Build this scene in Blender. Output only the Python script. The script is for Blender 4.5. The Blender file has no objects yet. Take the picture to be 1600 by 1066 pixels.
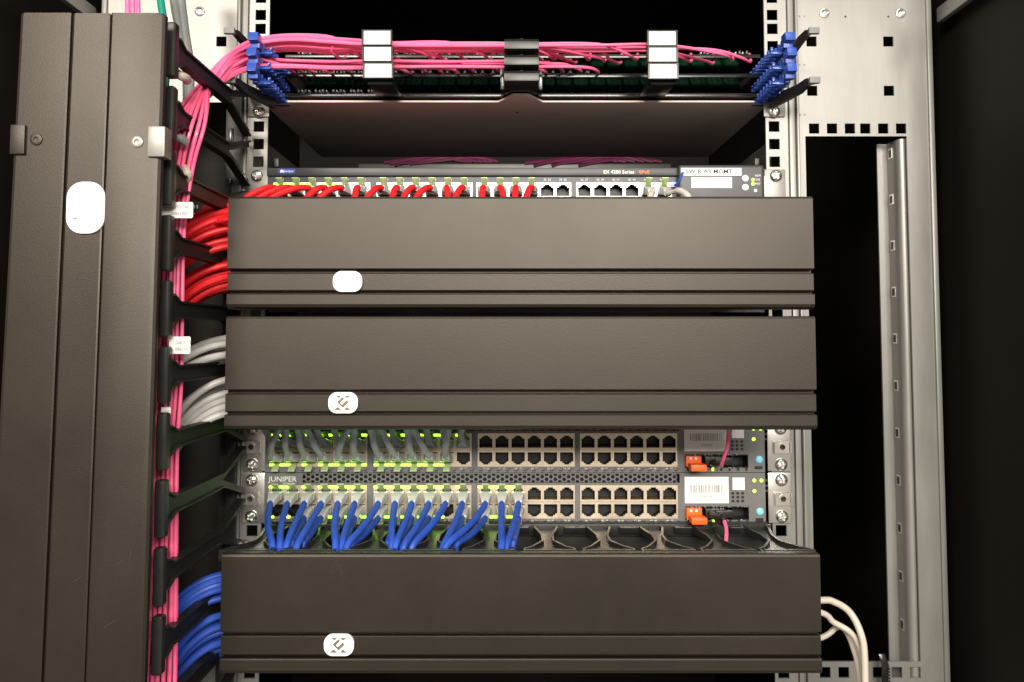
import bpy, bmesh, math, random
from mathutils import Vector
random.seed(7)
R = math.radians
SC = bpy.context.scene
COL = SC.collection

# ------------------------------------------------------------------ camera, light, exposure
F, PPX, PPY, THETA, CAMX, CAMY = 1250.0, 800.0, 460.0, R(3.07), -4.0, -705.0   # px / px / px / rad / mm / mm
cam_data = bpy.data.cameras.new('camera')
cam = bpy.data.objects.new('camera', cam_data)
COL.objects.link(cam)
cam.location = (CAMX * .001, CAMY * .001, 0)
cam.rotation_euler = (R(90) + THETA, 0, 0)
cam_data.sensor_fit = 'HORIZONTAL'
cam_data.sensor_width = 36
cam_data.lens = F / 1600 * 36
cam_data.shift_y = -(533 - PPY) / 1600
cam_data.clip_start = .02
cam_data.clip_end = 50
SC.camera = cam

world = bpy.data.worlds.new('World')
SC.world = world
world.use_nodes = True
bgn = world.node_tree.nodes['Background']
bgn.inputs[0].default_value = (1.0, .90, .78, 1)
bgn.inputs[1].default_value = .38

def area_light(name, loc, target, sx, sy, watts, col):
    d = bpy.data.lights.new(name, 'AREA')
    d.shape = 'RECTANGLE'; d.size = sx; d.size_y = sy; d.energy = watts; d.color = col
    o = bpy.data.objects.new(name, d); COL.objects.link(o)
    o.location = loc
    o.rotation_euler = (Vector(target) - Vector(loc)).to_track_quat('-Z', 'Y').to_euler()
    return o
area_light('room_lamp', (.15, -2.10, .64), (0, 0, .05), 1.0, .36, 51, (1, .925, .83))
area_light('room_lamp', (-1.00, -2.00, .90), (-.25, 0, .15), .5, .36, 38, (1, .90, .78))
area_light('room_lamp', (.88, -2.10, .70), (.2, 0, .1), .24, .5, 17, (1, .93, .85))
area_light('ceiling_lamp', (.35, -1.10, 1.55), (.1, 0, .15), .9, .4, 7, (1, .90, .78))

SC.view_settings.view_transform = 'Standard'
SC.view_settings.look = 'None'
SC.view_settings.exposure = 0
SC.view_settings.gamma = 1
SC.view_settings.use_curve_mapping = False
SC.cycles.use_denoising = True
SC.cycles.max_bounces = 8
SC.cycles.caustics_reflective = False
SC.cycles.caustics_refractive = False
SC.cycles.sample_clamp_indirect = 6

# ------------------------------------------------------------------ where a point of the photograph lies at depth Y (mm)
CT, ST = math.cos(THETA), math.sin(THETA)
def P(px, py, Y):
    u = (px - PPX) / F; v = (PPY - py) / F
    dx, dy, dz = u, CT - v * ST, ST + v * CT
    t = (Y - CAMY) / dy
    return Vector((CAMX + t * dx, Y, t * dz))
def X_at(px, Y, py=527): return P(px, py, Y).x
def Z_at(py, Y, px=800): return P(px, py, Y).z

# ------------------------------------------------------------------ materials
MATS = {}
def mat(name, col, rough=.5, metal=0, vary=.0, vscale=60, bump=0, bscale=900, spec=.5, trans=0, emit=None, estr=0, coat=0, stretch=(1, 1, 1), rvary=0, ior=1.45):
    m = bpy.data.materials.new(name); m.use_nodes = True
    nt = m.node_tree; b = nt.nodes['Principled BSDF']
    c = (*col, 1)
    b.inputs['Base Color'].default_value = c
    b.inputs['Roughness'].default_value = rough
    b.inputs['Metallic'].default_value = metal
    b.inputs['Specular IOR Level'].default_value = spec
    b.inputs['Transmission Weight'].default_value = trans
    b.inputs['Coat Weight'].default_value = coat
    b.inputs['IOR'].default_value = ior
    if emit:
        b.inputs['Emission Color'].default_value = (*emit, 1); b.inputs['Emission Strength'].default_value = estr
    if vary or bump or rvary:
        tc = nt.nodes.new('ShaderNodeTexCoord'); mp = nt.nodes.new('ShaderNodeMapping')
        mp.inputs['Scale'].default_value = stretch
        oi = nt.nodes.new('ShaderNodeObjectInfo'); va = nt.nodes.new('ShaderNodeVectorMath'); vs = nt.nodes.new('ShaderNodeVectorMath')
        vs.operation = 'SCALE'; vs.inputs[0].default_value = (3.1, 5.7, 4.3); nt.links.new(oi.outputs['Random'], vs.inputs['Scale'])
        nt.links.new(tc.outputs['Object'], va.inputs[0]); nt.links.new(vs.outputs[0], va.inputs[1]); nt.links.new(va.outputs[0], mp.inputs['Vector'])
    if vary or rvary:
        n = nt.nodes.new('ShaderNodeTexNoise'); n.inputs['Scale'].default_value = vscale; n.inputs['Detail'].default_value = 6
        n.inputs['Roughness'].default_value = .62
        nt.links.new(mp.outputs[0], n.inputs['Vector'])
        if vary:
            r = nt.nodes.new('ShaderNodeValToRGB')
            r.color_ramp.elements[0].position = .3; r.color_ramp.elements[1].position = .72
            r.color_ramp.elements[0].color = (*[max(0, x * (1 - vary)) for x in col], 1)
            r.color_ramp.elements[1].color = (*[min(1, x * (1 + vary)) for x in col], 1)
            nt.links.new(n.outputs['Fac'], r.inputs[0]); nt.links.new(r.outputs[0], b.inputs['Base Color'])
        if rvary:
            mr = nt.nodes.new('ShaderNodeMapRange')
            mr.inputs['To Min'].default_value = max(.02, rough - rvary); mr.inputs['To Max'].default_value = min(1, rough + rvary)
            nt.links.new(n.outputs['Fac'], mr.inputs['Value']); nt.links.new(mr.outputs[0], b.inputs['Roughness'])
    if bump:
        n2 = nt.nodes.new('ShaderNodeTexNoise'); n2.inputs['Scale'].default_value = bscale; n2.inputs['Detail'].default_value = 2
        nt.links.new(mp.outputs[0], n2.inputs['Vector'])
        bp = nt.nodes.new('ShaderNodeBump'); bp.inputs['Strength'].default_value = bump; bp.inputs['Distance'].default_value = .0006
        nt.links.new(n2.outputs['Fac'], bp.inputs['Height']); nt.links.new(bp.outputs[0], b.inputs['Normal'])
    MATS[name] = m
    return m
mat('steel', (.235, .232, .217), .40, .42, .16, 30, .05, 300, rvary=.08, stretch=(1, 1, .22))
mat('steel_bright', (.72, .70, .66), .28, .9, .06, 40, .03, 500, rvary=.08)
mat('chrome', (.86, .84, .80), .27, 1, .05, 90, rvary=.06)
mat('black_cover', (.010, .0075, .005), .43, 0, .25, 9, .15, 1700, spec=.66, rvary=.085)
MATS['black_cover'].node_tree.nodes['Principled BSDF'].inputs['Specular Tint'].default_value = (1, .92, .83, 1)
mat('black_plastic', (.018, .018, .017), .34, 0, .15, 60, .06, 1200, rvary=.08)
mat('finger_black', (.014, .014, .013), .46, 0, .15, 60, .06, 1200, spec=.35)
mat('black_gloss', (.012, .012, .012), .20, 0, .1, 60, rvary=.05)
mat('cabinet_black', (.007, .0055, .004), .6, 0, .2, 8, .1, 900, spec=.25)
mat('switch_grey', (.15, .148, .146), .45, .2, .08, 50, .08, 1500)
mat('switch_dark', (.040, .041, .046), .40, .1, .1, 50, .08, 1500)
mat('port_metal', (.66, .56, .43), .38, .7, .08, 200)
mat('port_silver', (.58, .56, .52), .34, .75, .06, 200)
mat('port_inside', (.010, .010, .011), .45)
mat('contact', (.16, .11, .04), .4, .6)
mat('label_white', (.73, .73, .71), .5, 0, .03, 120)
mat('badge_white', (.86, .86, .84), .35, 0, .02, 120, coat=.3)
mat('emblem_brown', (.15, .11, .085), .5)
mat('ink_black', (.02, .02, .02), .6)
mat('ink_grey', (.20, .185, .17), .6)
mat('ink_white', (.75, .75, .73), .5)
mat('ink_orange', (.80, .16, .03), .5)
mat('logo_blue', (.015, .05, .34), .4)
mat('pink', (.95, .14, .30), .38, 0, .10, 30, coat=.15)
mat('red', (.74, .012, .018), .48, 0, .16, 60, .10, 500)
mat('blue', (.022, .075, .42), .46, 0, .16, 60, .10, 500)
mat('cable_white', (.60, .585, .55), .45, 0, .10, 40, .06, 400)
mat('cable_grey', (.46, .46, .44), .42, 0, .12, 60)
mat('cable_cream', (.52, .47, .40), .45, 0, .08, 40)
mat('sleeve_grey', (.17, .18, .18), .55, 0, .15, 40, .2, 500)
mat('teal', (.0, .20, .14), .45, 0, .1, 40)
mat('comb_blue', (.020, .065, .34), .32, 0, .08, 80, coat=.2)
mat('plug_clear', (.86, .88, .84), .10, 0, trans=.42, spec=1.0, coat=.5)
mat('latch_led_tint', (.80, .98, .50), .15, 0, trans=.5)  # clear tab plastic with the lime glow of the LEDs put into its colour
mat('orange_plastic', (.88, .13, .008), .42)
mat('adapter_green', (.03, .36, .17), .4, 0, .1, 200)
mat('button_grey', (.62, .62, .62), .4)
mat('light_green', (.1, .5, .02), .4, emit=(.36, 1, .03), estr=7)
mat('light_soft', (.1, .5, .02), .4, emit=(.45, 1, .06), estr=3)
mat('light_cyan', (.2, .55, .7), .4, emit=(.22, .62, .85), estr=.22)
mat('shelf_metal', (.82, .66, .59), .5, 0, .08, 18, .05, 700)
mat('lint', (.085, .075, .06), .8)
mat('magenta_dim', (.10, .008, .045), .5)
mat('rear_steel', (.09, .088, .08), .45, .5, .1, 30)

def add_dust(name, scale=230, thr=.012, col=(.30, .26, .21)):
    nt = MATS[name].node_tree; b = nt.nodes['Principled BSDF']
    tc = nt.nodes.new('ShaderNodeTexCoord')
    vo = nt.nodes.new('ShaderNodeTexVoronoi'); vo.inputs['Scale'].default_value = scale
    nz = nt.nodes.new('ShaderNodeTexNoise'); nz.inputs['Scale'].default_value = 28
    th = nt.nodes.new('ShaderNodeMath'); th.operation = 'MULTIPLY'; th.inputs[1].default_value = thr * 18
    pw = nt.nodes.new('ShaderNodeMath'); pw.operation = 'POWER'; pw.inputs[1].default_value = 3
    lt = nt.nodes.new('ShaderNodeMath'); lt.operation = 'LESS_THAN'
    mx = nt.nodes.new('ShaderNodeMixRGB'); mx.inputs[2].default_value = (*col, 1)
    oi = nt.nodes.new('ShaderNodeObjectInfo'); va = nt.nodes.new('ShaderNodeVectorMath'); vs = nt.nodes.new('ShaderNodeVectorMath')
    vs.operation = 'SCALE'; vs.inputs[0].default_value = (2.1, 3.7, 5.3); nt.links.new(oi.outputs['Random'], vs.inputs['Scale'])
    nt.links.new(tc.outputs['Object'], va.inputs[0]); nt.links.new(vs.outputs[0], va.inputs[1])
    nt.links.new(va.outputs[0], vo.inputs['Vector']); nt.links.new(va.outputs[0], nz.inputs['Vector'])
    nt.links.new(nz.outputs['Fac'], pw.inputs[0]); nt.links.new(pw.outputs[0], th.inputs[0])
    nt.links.new(vo.outputs['Distance'], lt.inputs[0]); nt.links.new(th.outputs[0], lt.inputs[1])
    old_link = b.inputs['Base Color'].links[0].from_socket
    nt.links.new(old_link, mx.inputs[1]); nt.links.new(lt.outputs[0], mx.inputs[0]); nt.links.new(mx.outputs[0], b.inputs['Base Color'])
add_dust('black_cover', 900, .034, (.03, .026, .02))

# ------------------------------------------------------------------ mesh builder (millimetres)
WORLD = {}
class MB:
    def __init__(s): s.v = []; s.f = []; s.m = []
    def face(s, idx, m=0): s.f.append(tuple(idx)); s.m.append(m)
    def add(s, vs, fs, m=0):
        b = len(s.v); s.v += [tuple(q) for q in vs]
        for q in fs: s.face([b + i for i in q], m)
        return s
    def box(s, x0, x1, y0, y1, z0, z1, m=0):
        return s.add([(x0, y0, z0), (x1, y0, z0), (x1, y1, z0), (x0, y1, z0), (x0, y0, z1), (x1, y0, z1), (x1, y1, z1), (x0, y1, z1)],
                     [(0, 3, 2, 1), (4, 5, 6, 7), (0, 1, 5, 4), (1, 2, 6, 5), (2, 3, 7, 6), (3, 0, 4, 7)], m)
    def prism(s, poly, axis, a, b, m=0):
        """poly: 2-D outline; axis 'x': (y,z), 'y': (x,z), 'z': (x,y); extruded from a to b"""
        def p3(q, t): return (t, q[0], q[1]) if axis == 'x' else (q[0], t, q[1]) if axis == 'y' else (q[0], q[1], t)
        n = len(poly)
        vs = [p3(q, a) for q in poly] + [p3(q, b) for q in poly]
        fs = [tuple(range(n - 1, -1, -1)), tuple(range(n, 2 * n))] + [(i, (i + 1) % n, n + (i + 1) % n, n + i) for i in range(n)]
        return s.add(vs, fs, m)
    def loft(s, rings, m=0, closed=True, caps=True):
        n = len(rings[0]); vs = [p for r in rings for p in r]; fs = []
        for k in range(len(rings) - 1):
            for i in range(n if closed else n - 1):
                j = (i + 1) % n
                fs.append((k * n + i, k * n + j, (k + 1) * n + j, (k + 1) * n + i))
        if caps:
            fs.append(tuple(range(n - 1, -1, -1))); fs.append(tuple(range((len(rings) - 1) * n, len(rings) * n)))
        return s.add(vs, fs, m)
    def tube(s, pts, r, sides=10, per=6, m=0, ends=None):
        pts = [Vector(p) for p in pts]
        path = []
        for i in range(len(pts) - 1):
            p0 = pts[max(i - 1, 0)]; p1 = pts[i]; p2 = pts[i + 1]; p3 = pts[min(i + 2, len(pts) - 1)]
            for k in range(per):
                t = k / per
                path.append(.5 * ((2 * p1) + (p2 - p0) * t + (2 * p0 - 5 * p1 + 4 * p2 - p3) * t * t + (3 * p1 - p0 - 3 * p2 + p3) * t ** 3))
        path.append(pts[-1])
        rings = []; nrm = None
        for i, p in enumerate(path):
            d = (path[min(i + 1, len(path) - 1)] - path[max(i - 1, 0)]).normalized()
            if nrm is None:
                nrm = d.orthogonal().normalized()
            nrm = (nrm - d * nrm.dot(d)).normalized(); bn = d.cross(nrm)
            rr = r if not callable(r) else r(i / (len(path) - 1))
            rings.append([p + nrm * math.cos(2 * math.pi * k / sides) * rr + bn * math.sin(2 * math.pi * k / sides) * rr for k in range(sides)])
        return s.loft(rings, m)
    def lathe(s, prof, c, seg=20, m=0, caps=True):
        """profile (radius, y) turned round the Y axis through c"""
        rings = [[(c[0] + r * math.cos(2 * math.pi * k / seg), c[1] + y, c[2] + r * math.sin(2 * math.pi * k / seg)) for k in range(seg)] for r, y in prof]
        return s.loft(rings, m, caps=caps)
    def sheet(s, x0, x1, z0, z1, y0, y1, holes, m=0, mw=None):
        """upright sheet y0..y1 with rectangular holes (x0,x1,z0,z1)"""
        mw = m if mw is None else mw
        xs = sorted({x0, x1, *[min(max(h[i], x0), x1) for h in holes for i in (0, 1)]})
        zs = sorted({z0, z1, *[min(max(h[i], z0), z1) for h in holes for i in (2, 3)]})
        nx, nz = len(xs) - 1, len(zs) - 1
        solid = [[not any(h[0] < (xs[i] + xs[i + 1]) / 2 < h[1] and h[2] < (zs[j] + zs[j + 1]) / 2 < h[3] for h in holes) for j in range(nz)] for i in range(nx)]
        def ok(i, j): return 0 <= i < nx and 0 <= j < nz and solid[i][j]
        for i in range(nx):
            for j in range(nz):
                if not solid[i][j]: continue
                a, b, c, d = xs[i], xs[i + 1], zs[j], zs[j + 1]
                s.add([(a, y0, c), (b, y0, c), (b, y0, d), (a, y0, d)], [(0, 1, 2, 3)], m)
                s.add([(a, y1, c), (b, y1, c), (b, y1, d), (a, y1, d)], [(3, 2, 1, 0)], m)
                if not ok(i - 1, j): s.add([(a, y0, c), (a, y0, d), (a, y1, d), (a, y1, c)], [(0, 1, 2, 3)], mw)
                if not ok(i + 1, j): s.add([(b, y0, c), (b, y1, c), (b, y1, d), (b, y0, d)], [(0, 1, 2, 3)], mw)
                if not ok(i, j - 1): s.add([(a, y0, c), (a, y1, c), (b, y1, c), (b, y0, c)], [(0, 1, 2, 3)], mw)
                if not ok(i, j + 1): s.add([(a, y0, d), (b, y0, d), (b, y1, d), (a, y1, d)], [(0, 1, 2, 3)], mw)
        return s
    def mesh(s, name, mats, origin=(0, 0, 0), bevel=0, seg=2, smooth=True, weld=True, angle=.6):
        me = bpy.data.meshes.new(name)
        o = Vector(origin)
        me.from_pydata([((v[0] - o[0]) * .001, (v[1] - o[1]) * .001, (v[2] - o[2]) * .001) for v in s.v], [], s.f)
        for i, p in enumerate(me.polygons): p.material_index = s.m[i]
        bm = bmesh.new(); bm.from_mesh(me)
        if weld: bmesh.ops.remove_doubles(bm, verts=bm.verts, dist=2e-6)
        bmesh.ops.recalc_face_normals(bm, faces=bm.faces)
        if bevel:
            es = [e for e in bm.edges if len(e.link_faces) == 2 and e.calc_face_angle(0) > .5]
            bmesh.ops.bevel(bm, geom=es, offset=bevel * .001, segments=seg, affect='EDGES', clamp_overlap=True, profile=.6)
        bm.to_mesh(me); bm.free()
        for mm in (mats if isinstance(mats, (list, tuple)) else [mats]): me.materials.append(MATS[mm])
        if smooth:
            me.polygons.foreach_set('use_smooth', [True] * len(me.polygons))
            me.set_sharp_from_angle(angle=angle)
        return me
    def build(s, name, mats, parent=None, origin=None, **kw):
        if origin is None:
            lo = [min(v[i] for v in s.v) for i in range(3)]; hi = [max(v[i] for v in s.v) for i in range(3)]
            origin = ((lo[0] + hi[0]) / 2, (lo[1] + hi[1]) / 2, lo[2])
        return put(name, s.mesh(name, mats, origin, **kw), parent, origin)
def put(name, me, parent=None, loc=(0, 0, 0), rot=None):
    o = bpy.data.objects.new(name, me); COL.objects.link(o)
    base = WORLD[parent] if parent is not None else Vector((0, 0, 0))
    o.parent = parent
    o.location = (Vector(loc) - base) * .001
    if rot: o.rotation_euler = rot
    WORLD[o] = Vector(loc)
    return o
def tag(o, label, cat, group=None):
    o['label'] = label; o['category'] = cat
    if group: o['group'] = group
    return o
def thing(name, label, cat, loc, group=None):
    return tag(put(name, None, None, loc), label, cat, group)
def structure(o): o['kind'] = 'structure'; return o

def text_mesh(s, size, font_bold=False):
    c = bpy.data.curves.new('lettering', 'FONT'); c.body = s; c.size = size * .001; c.extrude = .00004
    c.align_x = 'CENTER'; c.align_y = 'CENTER'; c.resolution_u = 2
    if font_bold: c.offset = size * .000012
    t = bpy.data.objects.new('lettering', c)
    me = bpy.data.meshes.new_from_object(t)
    bpy.data.objects.remove(t)
    return me
def text(s, size, loc, m, parent, name='lettering', bold=False, flip=False, rot=None, xs=1):
    me = text_mesh(s, size, bold)
    me.materials.clear(); me.materials.append(MATS[m])
    if xs != 1:
        for v in me.vertices: v.co.x *= xs
    return put(name, me, parent, loc, rot or (R(90), R(180) if flip else 0, 0))

# shared pieces -----------------------------------------------------
def screw_mesh(name, r=5.4, mt='chrome', turn=.3):
    b = MB(); seg = 32; rad = [0, .9, 1.6, 2.3, 3.0, 3.7, r * .84, r * .95, r, r]; rings = []
    for i, q in enumerate(rad):
        ring = []
        for k in range(seg):
            a = 2 * math.pi * k / seg
            x, z = q * math.cos(a), q * math.sin(a)
            y = -3.2 * math.sqrt(max(0, 1 - (q / r) ** 2 * .93)) if i < 9 else 0
            u, w = x * math.cos(turn) - z * math.sin(turn), x * math.sin(turn) + z * math.cos(turn)
            if q < 3.2 and (abs(u) < .75 or abs(w) < .75): y = -1.0
            ring.append((x, y, z))
        rings.append(ring)
    b.loft(rings)
    return b.mesh(name, mt, (0, 0, 0), angle=.8)
SCREWS = [screw_mesh('screw', 5.4, 'chrome', t) for t in (.2, .9, 1.3, .55)]
def screw(parent, loc, k=0): return put('screw', SCREWS[k % 4], parent, loc)
def cage_nut_mesh():
    b = MB()
    b.sheet(-6.2, 6.2, -5.4, 5.4, -2.6, 0, [(-2.4, 2.4, -2.4, 2.4)], 0, 1)
    b.lathe([(2.4, -2.9), (3.9, -2.9), (3.9, -2.6), (2.4, -2.6), (2.4, -.4), (2.4, -2.9)], (0, 0, 0), 18, caps=False)
    b.box(-2.4, 2.4, -.6, -.2, -2.4, 2.4, 1)
    b.box(-7.2, -6.4, -4.4, 0, -5, 5); b.box(6.4, 7.2, -4.4, 0, -5, 5)
    return b.mesh('cage_nut', ['steel_bright', 'port_inside'], (0, 0, 0))
CAGE_NUT = cage_nut_mesh()

# ================================================================== THE SETTING: the cabinet round the rack
structure(MB().box(392, 402, -130, 900, -700, 520).build('wall_right', 'cabinet_black'))
structure(MB().box(-442, -432, -130, 900, -700, 520).build('wall_left', 'cabinet_black'))
structure(MB().box(-432, 392, 890, 900, -700, 520).build('wall_back', 'cabinet_black'))
structure(MB().box(-432, 392, 20, 890, 500, 512).build('shade_ceiling', 'cabinet_black'))  # roof slab added to block lamp light from the cabinet interior
structure(MB().box(-432, 392, -130, 890, -700, -690).build('shade_floor', 'cabinet_black'))  # floor slab added to keep the interior dark

# ================================================================== RACK FRAME
UZ = [283.0 - 44.45 * k for k in range(-2, 22)]
rack = thing('rack_frame', 'galvanised steel rack frame with square-holed rails and side plates', 'rack frame', (0, 10, -690))
holes_z = []
for z in UZ: holes_z += [z - 6.35, z - 22.225, z - 38.1]
def rail(side):
    if side < 0: xa, xb, xc, fa, fb = 386, 418, 404, 372, 386
    else: xa, xb, xc, fa, fb = 1197, 1232, 1210, 1232, 1246
    x0, x1, c = X_at(xa, 0, 225), X_at(xb, 0, 225), X_at(xc, 0, 225)
    b = MB().sheet(x0, x1, -690, 370, 0, 2.2, [(c - 4.75, c + 4.75, z - 4.75, z + 4.75) for z in holes_z])
    ro = b.build('mounting_rail', 'steel', rack)
    f0, f1 = X_at(fa, 0, 225), X_at(fb, 0, 225)
    b = MB()
    if side < 0: b.box(f0, f0 + 2.2, -7, 3, -690, 370); b.box(f0 + 2.5, f1 - .3, -3, 3, -690, 370)
    else: b.box(f1 - 2.2, f1, -7, 3, -690, 370); b.box(f0 + .3, f1 - 2.5, -3, 3, -690, 370)
    b.build('rail_fold', 'steel', rack, bevel=.5)
    return c
RXL, RXR = rail(-1), rail(1)
# right-hand side plate with its long opening; the left-hand plate is the same sheet mirrored
Xp0, Xp1 = X_at(1247, 4, 225), X_at(1448, 4, 100)
cx0, cx1 = X_at(1262, 4, 400), X_at(1419, 4, 300)
cz0, cz1 = Z_at(1034, 4, 1340), Z_at(213, 4, 1340)
ph = [(cx0, cx1, cz0, cz1)]
for px in (1272, 1300, 1328, 1352, 1380, 1408):
    q = P(px, 201, 4); ph.append((q.x - 4.6, q.x + 4.6, q.z - 4.6, q.z + 4.6))
    q2 = cz0 - 9.2; ph.append((q.x - 4.6, q.x + 4.6, q2 - 4.6, q2 + 4.6))
for px, py in ((1268, 65), (1388, 65), (1269, 142), (1389, 142)):
    q = P(px, py, 4); ph.append((q.x - 4.6, q.x + 4.6, q.z - 4.6, q.z + 4.6))
pl = MB().sheet(Xp0, Xp1, -690, 400, 4, 6, ph).build('side_plate', 'steel', rack)
MB().box(Xp1 - .2, Xp1 + 4.5, 1.5, 30, -690, 400).build('plate_edge', 'steel', rack, bevel=1.2)
MID = (RXL + RXR) / 2
mir = lambda x: 2 * MID - x
phl = [(mir(cx1), mir(cx0), cz0, Z_at(160, 4))] + [(mir(h[1]), mir(h[0]), h[2], h[3]) for h in ph[13:]]
pll = MB().sheet(mir(Xp1), mir(Xp0), -690, 400, 4, 6, phl).build('side_plate', 'steel', rack)
MB().box(mir(Xp1) - 4.5, mir(Xp1) + .2, 1.5, 30, -690, 400).build('plate_edge', 'steel', rack, bevel=1.2)
dim = MB().lathe([(4.6, 0), (4.2, -.9), (3.2, -1.2), (2.4, -.7), (1.6, 0), (0.01, .2)], (0, 0, 0), 20).mesh('dimple', 'steel_bright', (0, 0, 0))
for px, py in ((1288, 21), (1407, 21), (312, 18)):
    put('dimple', dim, pl if px > 800 else pll, P(px, py, 3.9))
pin = MB().lathe([(1.0, 0), (.8, -.3), (.01, -.35)], (0, 0, 0), 10).mesh('pin_hole', 'ink_black', (0, 0, 0))
for px, py in ((1321, 26), (1388, 26)): put('pin_hole', pin, pl, P(px, py, 3.95))
for px, py in ((1253, 26), (1253, 102), (1254, 180)): text('+ +', 5, P(px, py, 3.9), 'ink_grey', pl, 'stamped_mark')
# rounded slotted post behind the opening
fx = X_at(1408, 12, 600); rx = X_at(1429, 8, 600)
out = []
rr = (rx - fx)
prof = [(rx, 40), (rx, 14)] + [(fx + rr * .5 + rr * .5 * math.cos(a), 14 - 7 * math.sin(a)) for a in [math.pi * k / 10 for k in range(1, 10)]] + [(fx, 14), (fx, 28), (fx - 9, 28), (fx - 9, 30), (fx + 2, 30), (fx + 2, 40)]
post = MB().prism(prof, 'z', cz0 - 40, cz1 - 1.5).build('corner_post', 'steel', rack)
slot = MB().box(-.25, .25, -3.2, 3.2, -4.6, 4.6, 0); slot.box(-.5, -.25, -2.2, 2.2, -3.6, 3.2, 1)
slm = slot.mesh('slot', ['steel_bright', 'port_inside'], (0, 0, 0))
z = cz1 - 12
while z > cz0 - 30:
    put('slot', slm, post, (fx - .26, 21, z)); z -= 42.3
# struts running along the depth
for sx in (1, -1):
    x = (Xp1 + 3) if sx > 0 else (mir(Xp1) - 3)
    MB().box(x - 3 + 8 * sx, x + 3 + 8 * sx, -150, 1, 282, 296).build('depth_strut', 'steel', rack, bevel=2)
    xi = (X_at(1207, 10, 210)) if sx > 0 else X_at(408, 10, 210)
    b = MB().box(xi - 2, xi + 2, 20, 420, 150, 178); b.box(xi - 8 * sx - 2, xi - 8 * sx + 2, 30, 420, 158, 166)
    b.build('side_runner', 'rear_steel', rack, bevel=.6)
MB().box(-222, 222, 420, 432, Z_at(265, 420), Z_at(256, 420)).build('cross_bar', 'rear_steel', rack, bevel=1)

# ================================================================== SWITCHES
def port_mesh(name, frame, up):
    b = MB(); s = 1 if up else -1
    def zz(a, c): return (min(a * s, c * s), max(a * s, c * s))
    h = [(-5.7, 5.7, *zz(-5.2, 2.6)), (-3.9, 3.9, *zz(2.6, 4.0)), (-2.2, 2.2, *zz(4.0, 5.2))]
    b.sheet(-7.05, 7.05, -7.1, 7.1, -.6, 10, h, 0, 1)
    b.box(-7, 7, 10.01, 10.6, -7, 7, 1)
    for k in range(8):
        x = -3.6 + k * 1.03
        z0, z1 = zz(-5.0, -4.2); b.box(x, x + .5, 2, 9.8, z0, z1, 2)
    for q in (-1, 1):
        z0, z1 = zz(4.1, 5.6); b.box(q * 4.6 - 1.5, q * 4.6 + 1.5, -.9, -.6, z0, z1, 0)
    return b.mesh(name, [frame, 'port_inside', 'contact'], (0, 0, 0), smooth=False)
def port_mesh_pair(frame): return port_mesh('port', frame, True), port_mesh('port', frame, False)
PORTS_TAN = port_mesh_pair('port_metal'); PORTS_SILVER = port_mesh_pair('port_silver')
LED = MB().box(-2.4, 2.2, -.4, .3, -.75, .75).mesh('port_light', 'light_green', (0, 0, 0))
DOT = MB().lathe([(1.5, 0), (1.3, -.5), (.01, -.7)], (0, 0, 0), 14).mesh('status_light', 'light_soft', (0, 0, 0))

YF = -4.0            # the switches' front faces
def hex_grille(x0, x1, zc, rows, s, y, name, parent, gap=.72):
    b = MB(); cp = 1.5 * s; rp = math.sqrt(3) * s; i = 0; x = x0
    while x < x1:
        for j in range(rows):
            z = zc + (j - (rows - 1) / 2) * rp + (rp / 2 if i % 2 else 0) - rp / 4
            o = [(x + s * math.cos(k * math.pi / 3), z + s * math.sin(k * math.pi / 3)) for k in range(6)]
            n = [(x + s * gap * math.cos(k * math.pi / 3), z + s * gap * math.sin(k * math.pi / 3)) for k in range(6)]
            b.add([(p[0], y, p[1]) for p in o] + [(p[0], y, p[1]) for p in n] + [(p[0], y + 1.4, p[1]) for p in n],
                  [(k, (k + 1) % 6, 6 + (k + 1) % 6, 6 + k) for k in range(6)] + [(6 + k, 6 + (k + 1) % 6, 12 + (k + 1) % 6, 12 + k) for k in range(6)])
        x += cp; i += 1
    b.box(x0, x1, y + 6, y + 6.5, zc - rows * rp / 2, zc + rows * rp / 2, 1)
    return b.build(name, ['switch_grey', 'port_inside'], parent, smooth=False)

def ears(parent, zt, zb, screws, nuts, mt='steel_bright'):
    for side in (-1, 1):
        c = RXL if side < 0 else RXR
        inner = -219 if side < 0 else 219
        xo = c + side * 8.5
        xi = (MID + inner) if abs(inner) < 300 else inner
        b = MB().box(min(xo, c - side * 11.5), max(xo, c - side * 11.5), -2.4, -.4, zb + .5, zt - .5)
        e = b.build('ear', mt, parent, bevel=.7)
        for k, z in enumerate(screws): screw(e, (c, -2.4, z), k + (side > 0))
        for z in nuts: put('cage_nut', CAGE_NUT, e, (c + side * .6, -2.4, z))

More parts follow.
